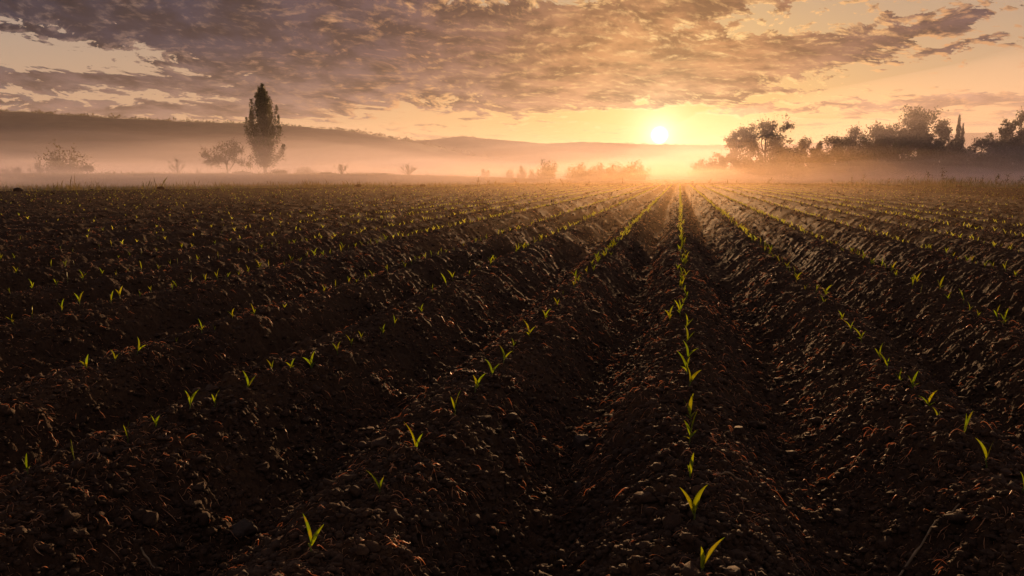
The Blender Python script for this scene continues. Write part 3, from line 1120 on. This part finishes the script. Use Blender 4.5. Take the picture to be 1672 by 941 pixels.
def weed_stalk(px, base, top, label, seed, group, lean=0.0, leafy=True):
    rng = np.random.default_rng(seed)
    d, l = (0, 0)
    D = float(np.interp(px, EDGE_PX, EDGE_D)) - 2.0
    x, y, _ = at_depth(px, base, D)
    z0 = float(field_z(np.array([x]), np.array([y]), np.array([.3]))[0]) - .05
    h = (base - top) / F * D + .08
    root = empty('weed_stalk', (x, y, z0))
    t = np.linspace(0, 1, 7)
    p = np.stack([lean * h * t ** 1.5 + .04 * h * np.sin(t * 5 + seed), .1 * h * t * rng.normal(), h * t], -1)
    wood = [(p, taper(.022, .012))]
    for j in range(3 if leafy else 1):
        q = p[rng.integers(2, 6)]
        e = q + np.array([rng.normal() * .35, rng.normal() * .2, rng.uniform(-.1, .4)]) * h
        wood.append((curve_pts(q, e, rng, .12), taper(.013, .007)))
    v, f = tubes(np.stack([a for a, _ in wood]), np.stack([b for _, b in wood]), 4)
    mesh('stem', v, f, M_STALK, root, smooth=True)
    n = 26
    c = p[rng.integers(3, 7, n)]
    v, f = leaf_quads(c + rng.normal(size=(n, 3)) * np.array([.07, .07, .09]) * h, np.full(n, .10 * h + .02), rng, .5)
    mesh('leaf', v, f, M_BUSH, root)
    tag(root, label, 'weed', group)


GW = 'weed stalks on the far edge of the field'
ws = [(718, 303, 295, 0.1, 'short weed stalk'), (778, 303, 291, .3, 'leaning weed stalk'), (793, 303, 293, .4, 'slanting weed stalk'),
      (844, 303, 295, -.3, 'bent weed stalk'), (858, 303, 297, .1, 'straight thin weed stalk'), (874, 302, 294, .3, 'curved weed stalk'),
      (897, 302, 293, 0, 'knobbly upright weed stalk'), (918, 302, 292, -.2, 'leafy weed stalk'), (927, 302, 294, .1, 'forked weed stalk'),
      (961, 301, 294, .15, 'dark weed stalk'), (992, 302, 296, .3, 'tilted weed stalk'), (1016, 301, 290, 0, 'thin tall weed stalk'),
      (1088, 300, 293, .3, 'paired weed stalk'), (1132, 301, 292, -.1, 'spindly weed stalk'), (1156, 301, 293, .5, 'sharply leaning weed stalk'),
      (1188, 301, 294, 0, 'stubby weed stalk'), (1202, 301, 295, 0, 'dark stubby weed stalk'), (1252, 300, 290, .6, 'arching weed stalk'), (1358, 304, 294, 0, 'dark short weed stalk')]
for k, (px, b, t, ln, lb) in enumerate(ws):
    weed_stalk(px, b, t, '%s on the field edge, %s counted from the left end' % (lb, 'first' if k == 0 else ordinal(k)), 200 + k, GW, ln)
GT = 'tall weeds in the grass at the right margin'
for k, (px, b, t, ln) in enumerate([(1390, 304, 288, .05), (1410, 304, 286, -.05), (1448, 304, 291, .2), (1513, 306, 282, 0), (1537, 306, 279, .02), (1560, 306, 290, -.3), (1585, 306, 286, -.15), (1627, 307, 281, .05), (1642, 307, 287, .1), (1657, 307, 286, .4), (1600, 306, 291, .15), (1480, 305, 290, .1)]):
    weed_stalk(px, b, t, ['slim', 'straight', 'short leaning', 'tall bare', 'tallest upright', 'crooked', 'left-leaning', 'tall dark', 'bushy-topped', 'strongly slanting', 'short plain', 'low feathery'][k] + ' weed standing in the grass at the right field margin', 240 + k, GT, ln)


def margin_clod(px, py, w, label, seed):
    rng = np.random.default_rng(seed)
    D = float(np.interp(px, EDGE_PX, EDGE_D)) - 1.2
    x, y, _ = at_depth(px, py, D)
    r = w / F * D * .5
    v, f = lump(ICO2, rng, .35)
    o = mesh('earth_clod', v * np.array([r, r * .8, min(r * .5, .24)]), f, M_CLOD)
    o.location = (x, y, float(field_z(np.array([x]), np.array([y]), np.array([.3]))[0]) + .05)
    tag(o, label, 'clod', 'big clods along the far field edge')


for k, (px, py, w, lb) in enumerate([(30, 312, 18, 'dark'), (150, 311, 9, 'round'), (166, 310, 10, 'humped'), (262, 309, 14, 'pointed'), (585, 305, 16, 'long flat'), (628, 304, 20, 'flat'), (641, 304, 7, 'small'),
                                     (652, 304, 9, 'rough'), (668, 304, 9, 'twin-topped'), (690, 304, 12, 'low wide'), (720, 304, 7, 'tiny'), (895, 302, 12, 'mounded'), (931, 302, 20, 'widest'), (960, 302, 10, 'peaked'),
                                     (990, 302, 8, 'two-peaked'), (1467, 304, 11, 'rounded dark'), (1480, 304, 8, 'smaller dark'), (1515, 305, 18, 'broad dark'), (1565, 306, 16, 'lumpy dark'), (1642, 308, 10, 'dark sloping')]):
    margin_clod(px, py, w, '%s earth clod on the far field edge, %s counted from the left' % (lb, 'first' if k == 0 else ordinal(k)), 300 + k)


# ------------------------------------------------------------------ mist and haze
def mist_sheet(r0, r1, h, density, seed, color, aniso, label, px0=-900, px1=2500, fade=240):
    """a closed blanket of even mist on the ground: thin at its near edge, undulating top"""
    px = np.linspace(px0, px1, 90)
    q = np.concatenate([np.linspace(0, 1, 26) ** 2 * .5, np.linspace(.5, 1, 14)[1:]])
    D = r0 + (r1 - r0) * q
    tanx = (px - 836) / F
    DD, TT = np.meshgrid(D, tanx, indexing='ij')
    DD = DD * np.where(r0 < 150, (np.interp(px, EDGE_PX, EDGE_D) / 80.0 * (1 - q[:, None]) + q[:, None]), 1.0)
    rr = DD[0][None, :]
    shift = 8 * perlin(TT * 6, TT * 0 + seed, seed) * (r0 / 90)
    DD = DD + shift * (1 - q)[:, None]
    rr = rr + shift
    X = FWD[0] * DD + RGT[0] * TT * DD
    Y = FWD[1] * DD + RGT[1] * TT * DD
    k = np.clip((DD - rr) / (rr * .25), 0, 1) ** .8 * np.clip((1 - q)[:, None] * 6, 0, 1) * (np.clip((px - px0) / fade, 0, 1) * np.clip((px1 - px) / fade, 0, 1))[None, :]
    Zt = -0.9 + (h + .9) * k * (1 + .5 * perlin(X / (h * 9), Y / (h * 14), seed + 3) + .22 * perlin(X / (h * 3), Y / (h * 4), seed + 4))
    nr, nc = X.shape
    top = np.stack([X, Y, Zt], -1).reshape(-1, 3)
    bot = np.stack([X, Y, np.full_like(X, -1.0)], -1).reshape(-1, 3)
    f1 = grid_faces(nr, nc)
    f2 = grid_faces(nr, nc)[:, ::-1] + nr * nc
    ring = list(range(nc)) + [i * nc + nc - 1 for i in range(1, nr)] + [(nr - 1) * nc + j for j in range(nc - 2, -1, -1)] + [i * nc for i in range(nr - 2, 0, -1)]
    ring = np.array(ring)
    nx = np.roll(ring, -1)
    f3 = np.stack([nx, ring, ring + nr * nc, nx + nr * nc], -1)
    o = mesh('mist', np.concatenate([top, bot]), np.concatenate([f1, f2, f3]), volume_mat('mist_air', density, color, aniso))
    tag(o, label, 'mist', kind='stuff')
    return o


MC = (1.0, .87, .93)
LAYERS = [(80, 300, 1.2, .0125), (82, 330, 2.0, .0080), (84, 360, 3.0, .0040), (86, 400, 4.3, .0013), (88, 440, 6.0, .0005), (90, 460, 8.5, .0004), (94, 480, 12.5, .0002)]
for k, (r0, r1, h, dn) in enumerate(LAYERS):
    mist_sheet(r0, r1, h, dn, 3 + 4 * k, MC, .32, 'ground mist lying over the meadow, about %s metres deep' % ('one two three four six eight twelve'.split()[k]))
mist_sheet(190, 850, 10, .0014, 47, MC, .32, 'mist filling the flat land behind the trees')
mist_sheet(94, 400, 13, .0020, 91, MC, .5, 'thin mist standing among the right-hand trees', 900, 2500)
mist_sheet(260, 1000, 18, .0004, 57, MC, .32, 'mist drifting over the plain before the hills')
mist_sheet(330, 1150, 32, .00024, 67, MC, .32, 'deep thin mist at the foot of the hills')
mist_sheet(10, 92, 1.6, .0010, 77, (1.0, .68, .38), .80, 'faint vapour added over the field for an orange glow towards the sun', -500, 2700, 1300)  # added vapour, tinted orange to spill sun glow over the far rows


def haze_box():
    x0, x1, y0, y1, z0, z1 = -3900, 3900, -1200, 4700, -4, 104
    v = [(x, y, z) for z in (z0, z1) for y in (y0, y1) for x in (x0, x1)]
    f = [(0, 2, 3, 1), (4, 5, 7, 6), (0, 1, 5, 4), (2, 6, 7, 3), (0, 4, 6, 2), (1, 3, 7, 5)]
    o = mesh('haze', v, f, volume_mat('haze_air', 0.00007, (1, .88, .9), .5))
    tag(o, 'warm morning haze over the whole plain', 'haze', kind='stuff')


haze_box()


# ------------------------------------------------------------------ sun and sky
sl = bpy.data.lights.new('sun', 'SUN')
so = bpy.data.objects.new('sun', sl)
COL.objects.link(so)
sl.energy = 5.0
sl.angle = math.radians(0.5)
sl.color = (1.0, .56, .255)
so.rotation_euler = Vector(tuple(SUN)).to_track_quat('Z', 'Y').to_euler()

W = bpy.data.worlds.new('World')
SC.world = W
W.use_nodes = True
nt = W.node_tree
for n in list(nt.nodes):
    nt.nodes.remove(n)
L = nt.links.new


def val(s):
    return s


def M(op, a, b=None, c=None, clamp=False):
    n = nt.nodes.new('ShaderNodeMath')
    n.operation = op
    n.use_clamp = clamp
    for i, s in enumerate((a, b, c)):
        if s is None:
            continue
        if isinstance(s, (int, float)):
            n.inputs[i].default_value = s
        else:
            L(s, n.inputs[i])
    return n.outputs[0]


def VM(op, a, b=None, scale=None):
    n = nt.nodes.new('ShaderNodeVectorMath')
    n.operation = op
    for i, s in enumerate((a, b)):
        if s is None:
            continue
        if isinstance(s, tuple):
            n.inputs[i].default_value = s
        else:
            L(s, n.inputs[i])
    if scale is not None:
        if isinstance(scale, (int, float)):
            n.inputs['Scale'].default_value = scale
        else:
            L(scale, n.inputs['Scale'])
    return n.outputs['Value'] if op in ('DOT_PRODUCT', 'LENGTH') else n.outputs[0]


def XYZ(x, y, z):
    n = nt.nodes.new('ShaderNodeCombineXYZ')
    for i, s in enumerate((x, y, z)):
        if isinstance(s, (int, float)):
            n.inputs[i].default_value = s
        else:
            L(s, n.inputs[i])
    return n.outputs[0]


def noise(vec, scale, detail, rough, distort=0.0, lac=2.0):
    n = nt.nodes.new('ShaderNodeTexNoise')
    n.inputs['Scale'].default_value = scale
    n.inputs['Detail'].default_value = detail
    n.inputs['Roughness'].default_value = rough
    n.inputs['Distortion'].default_value = distort
    n.inputs['Lacunarity'].default_value = lac
    L(vec, n.inputs['Vector'])
    return n.outputs['Fac']


def SS(x, a, b):
    n = nt.nodes.new('ShaderNodeMapRange')
    n.interpolation_type = 'SMOOTHSTEP'
    L(x, n.inputs[0])
    n.inputs[1].default_value = a
    n.inputs[2].default_value = b
    return n.outputs[0]


def MIX(f, a, b, blend='MIX'):
    n = nt.nodes.new('ShaderNodeMix')
    n.data_type = 'RGBA'
    n.blend_type = blend
    n.clamp_factor = True
    if isinstance(f, (int, float)):
        n.inputs[0].default_value = f
    else:
        L(f, n.inputs[0])
    for i, s in ((6, a), (7, b)):
        if isinstance(s, tuple):
            n.inputs[i].default_value = (*s, 1)
        else:
            L(s, n.inputs[i])
    return n.outputs[2]


tc = nt.nodes.new('ShaderNodeTexCoord')
DIR = tc.outputs['Generated']
sep = nt.nodes.new('ShaderNodeSeparateXYZ')
L(DIR, sep.inputs[0])
dx, dy, dz = sep.outputs
dzp = M('MAXIMUM', dz, 0.0)
EL = M('MULTIPLY', M('ARCSINE', dzp), 180 / PI)                 # elevation, degrees
AZ = M('MULTIPLY', M('ARCTAN2', dx, dy), 180 / PI)              # azimuth from the row direction, degrees
cosT = VM('DOT_PRODUCT', DIR, tuple(float(v) for v in SUN))
THETA = M('MULTIPLY', M('ARCCOSINE', M('MINIMUM', cosT, 1.0)), 180 / PI)

sky = nt.nodes.new('ShaderNodeTexSky')
sky.sky_type = 'NISHITA'
sky.sun_disc = False
sky.sun_elevation = SUN_EL
sky.sun_rotation = SUN_AZ
sky.air_density = 1.2
sky.dust_density = 3.0
sky.ozone_density = 1.5


def lerp_ramp(fac, lo, hi, stops):
    n = nt.nodes.new('ShaderNodeMapRange')
    L(fac, n.inputs[0])
    n.inputs[1].default_value = lo
    n.inputs[2].default_value = hi
    r = ramp(nt, n.outputs[0], [((p - lo) / (hi - lo), c) for p, c in stops])
    return r


# clear air: colour by elevation away from the sun, warmed round the sun
c_el = lerp_ramp(EL, 0, 40, [(0, (.60, .33, .19)), (4, (.58, .355, .21)), (8, (.44, .32, .235)), (13, (.27, .25, .25)), (22, (.25, .21, .22)), (40, (.17, .148, .165))])
c_sun = lerp_ramp(THETA, 0, 40, [(0, (1.0, .70, .30)), (3, (.86, .56, .20)), (8, (.77, .475, .16)), (16, (.70, .41, .155)), (28, (.58, .35, .165)), (40, (.45, .285, .175))])
w_sun = M('MULTIPLY', M('POWER', 2.718, M('MULTIPLY', THETA, -1 / 20.0)), M('POWER', 2.718, M('MULTIPLY', EL, -1 / 18.0)))
w_sun = M('MULTIPLY', w_sun, 1.5, clamp=True)
clear = MIX(w_sun, c_el, c_sun)

# cloud deck: cells in bearing and elevation, flattening towards the horizon
cv = M('MULTIPLY', M('LOGARITHM', M('ADD', EL, 3.0), 2.71828), 2.9)
cu = M('ADD', M('MULTIPLY', AZ, .10), M('MULTIPLY', cv, .25))
UV = XYZ(cu, cv, 0.0)


def px_az_el(px, py):
    d = ray(px, py)
    d = d / np.linalg.norm(d)
    return math.degrees(math.atan2(d[0], d[1])), math.degrees(math.asin(d[2]))


DEG = math.degrees(1 / F)


def blob(px, py, w, h, tilt, amp):
    a0, e0 = px_az_el(px, py)
    a = M('SUBTRACT', AZ, a0)
    e = M('SUBTRACT', EL, e0)
    c, s = math.cos(math.radians(tilt)), math.sin(math.radians(tilt))
    p = M('DIVIDE', M('ADD', M('MULTIPLY', a, c), M('MULTIPLY', e, s)), w * DEG)
    q = M('DIVIDE', M('SUBTRACT', M('MULTIPLY', e, c), M('MULTIPLY', a, s)), h * DEG)
    r2 = M('ADD', M('MULTIPLY', p, p), M('MULTIPLY', q, q))
    return M('MULTIPLY', M('POWER', 2.718, M('MULTIPLY', r2, -1.0)), amp)


BLOBS = [
    (330, 20, 480, 62, -3, .46), (720, 70, 400, 62, -4, .40), (620, 118, 330, 34, -2, .42), (1000, 108, 330, 44, -2, .50),
    (1210, 92, 200, 30, 6, .34), (1000, 26, 280, 24, 3, .20), (100, 130, 240, 13, -1, .46), (330, 180, 330, 12, 1, .44),
    (540, 150, 160, 14, 0, .26), (1500, 46, 150, 14, 12, .20), (1590, 163, 120, 8, 3, .36), (1300, 176, 170, 9, 2, .22), (950, 172, 240, 10, 1, .18),
    (50, 90, 150, 20, 0, -.42), (230, 112, 70, 10, 0, -.16), (930, 14, 60, 12, 0, -.18), (1450, 112, 180, 40, 0, -.20), (800, 187, 260, 12, 0, -.14), (1110, 200, 140, 20, 0, -.2),
    (1250, 38, 130, 16, 8, -.20), (640, 188, 80, 10, 0, -.1), (1640, 30, 90, 40, 0, -.12),
    (1150, 4, 240, 12, 2, .42), (1460, 62, 110, 9, 9, .25), (1560, 34, 90, 8, 10, .24), (1400, 96, 120, 8, 4, .26), (1560, 78, 90, 7, 12, .26), (600, 40, 300, 10, -4, -.10),
]
cover = None
for b in BLOBS:
    v = blob(*b)
    cover = v if cover is None else M('ADD', cover, v)


def density(uv):
    wrp = noise(uv, 1.3, 2, .5)
    off = VM('SCALE', XYZ(M('SUBTRACT', wrp, .5), M('SUBTRACT', noise(VM('ADD', uv, (31.0, 7.0, 3.0)), 1.3, 2, .5), .5), 0.0), scale=.45)
    p = VM('ADD', uv, off)
    big = noise(VM('MULTIPLY', p, (.8, .9, 1.0)), 1.5, 3, .55)
    cel = noise(p, 7.5, 6, .60, .0)
    fine = noise(p, 19.0, 4, .6)
    d = M('ADD', M('MULTIPLY', M('SUBTRACT', big, .5), .85), M('MULTIPLY', M('SUBTRACT', cel, .5), 1.7))
    d = M('ADD', d, M('MULTIPLY', M('SUBTRACT', fine, .5), .45))
    return M('ADD', d, cover)


D0 = density(UV)
sv = 2.9 * math.log(math.degrees(SUN_EL) + 3.0)
toward = VM('SCALE', VM('NORMALIZE', VM('SUBTRACT', XYZ(math.degrees(SUN_AZ) * .10 + .25 * sv, sv, 0.0), UV)), scale=.05)
D1 = density(VM('ADD', UV, toward))
alpha = SS(D0, .07, .16)
thick = SS(D0, .08, .32)
relief = M('MULTIPLY', M('MULTIPLY', M('SUBTRACT', D0, D1), 3.4), M('SUBTRACT', 1.0, M('MULTIPLY', SS(D0, .15, .75), .5)))

c_dark = lerp_ramp(THETA, 0, 60, [(0, (.58, .30, .115)), (7, (.40, .18, .070)), (13, (.185, .090, .060)), (20, (.082, .050, .058)), (30, (.030, .026, .043)), (40, (.018, .019, .036)), (60, (.018, .018, .030))])
c_lit = lerp_ramp(THETA, 0, 60, [(0, (1.1, .78, .34)), (8, (1.0, .60, .24)), (18, (.68, .34, .145)), (30, (.30, .18, .13)), (45, (.14, .105, .11)), (60, (.10, .085, .10))])
# low streaks take the colour of the horizon air
low = SS(EL, 9.0, 3.5)
c_dark = MIX(M('MULTIPLY', low, .45), c_dark, (.42, .24, .165))
tex = M('SUBTRACT', D0, cover)
thin = M('MULTIPLY', SS(tex, .06, -.34), .38)
lit = M('ADD', M('ADD', M('MULTIPLY', M('SUBTRACT', 1.0, thick), .7), thin), relief, clamp=True)
mott = M('ADD', .55, M('MULTIPLY', SS(noise(UV, 3.2, 4, .6), .34, .66), .95))
cl = MIX(M('POWER', lit, 1.5), VM('SCALE', c_dark, scale=mott), c_lit)
opac = M('MULTIPLY', alpha, M('SUBTRACT', .97, M('MULTIPLY', SS(EL, 4.5, 1.0), .75)))
skyc = MIX(opac, clear, cl)

# the physical sky carries the rest of the dome, the graded colours the part round the sunrise
nish = VM('SCALE', sky.outputs[0], scale=.006)
skyc = VM('ADD', skyc, VM('SCALE', nish, scale=M('SUBTRACT', .8, M('MULTIPLY', opac, .7))))
# sun's disc and the bright air close about it
disc = SS(THETA, .66, .12)
aur = M('POWER', 2.718, M('MULTIPLY', THETA, -1 / .75))
aur2 = M('POWER', 2.718, M('MULTIPLY', THETA, -1 / 3.2))
skyc = VM('ADD', skyc, VM('SCALE', XYZ(1.0, .86, .60), scale=M('MULTIPLY', disc, 8.0)))
skyc = VM('ADD', skyc, VM('SCALE', XYZ(1.0, .84, .58), scale=M('MULTIPLY', aur, 1.5)))
skyc = VM('ADD', skyc, VM('SCALE', XYZ(1.0, .76, .45), scale=M('MULTIPLY', aur2, .22)))
bg = nt.nodes.new('ShaderNodeBackground')
bg.inputs['Strength'].default_value = 0.0575
L(VM('SCALE', skyc, scale=10.0), bg.inputs['Color'])
wo = nt.nodes.new('ShaderNodeOutputWorld')
L(bg.outputs[0], wo.inputs['Surface'])

# ------------------------------------------------------------------ render settings
SC.view_settings.view_transform = 'Standard'
SC.view_settings.look = 'None'
SC.view_settings.exposure = 0.8
SC.view_settings.gamma = 1.0
SC.view_settings.use_curve_mapping = False
SC.cycles.use_denoising = True
try:
    SC.cycles.denoiser = 'OPENIMAGEDENOISE'
    SC.cycles.denoising_input_passes = 'RGB_ALBEDO_NORMAL'
except Exception:
    pass
SC.cycles.max_bounces = 6
SC.cycles.diffuse_bounces = 2
SC.cycles.glossy_bounces = 2
SC.cycles.transmission_bounces = 3
SC.cycles.transparent_max_bounces = 80
SC.cycles.volume_bounces = 2
SC.cycles.sample_clamp_indirect = 6.0
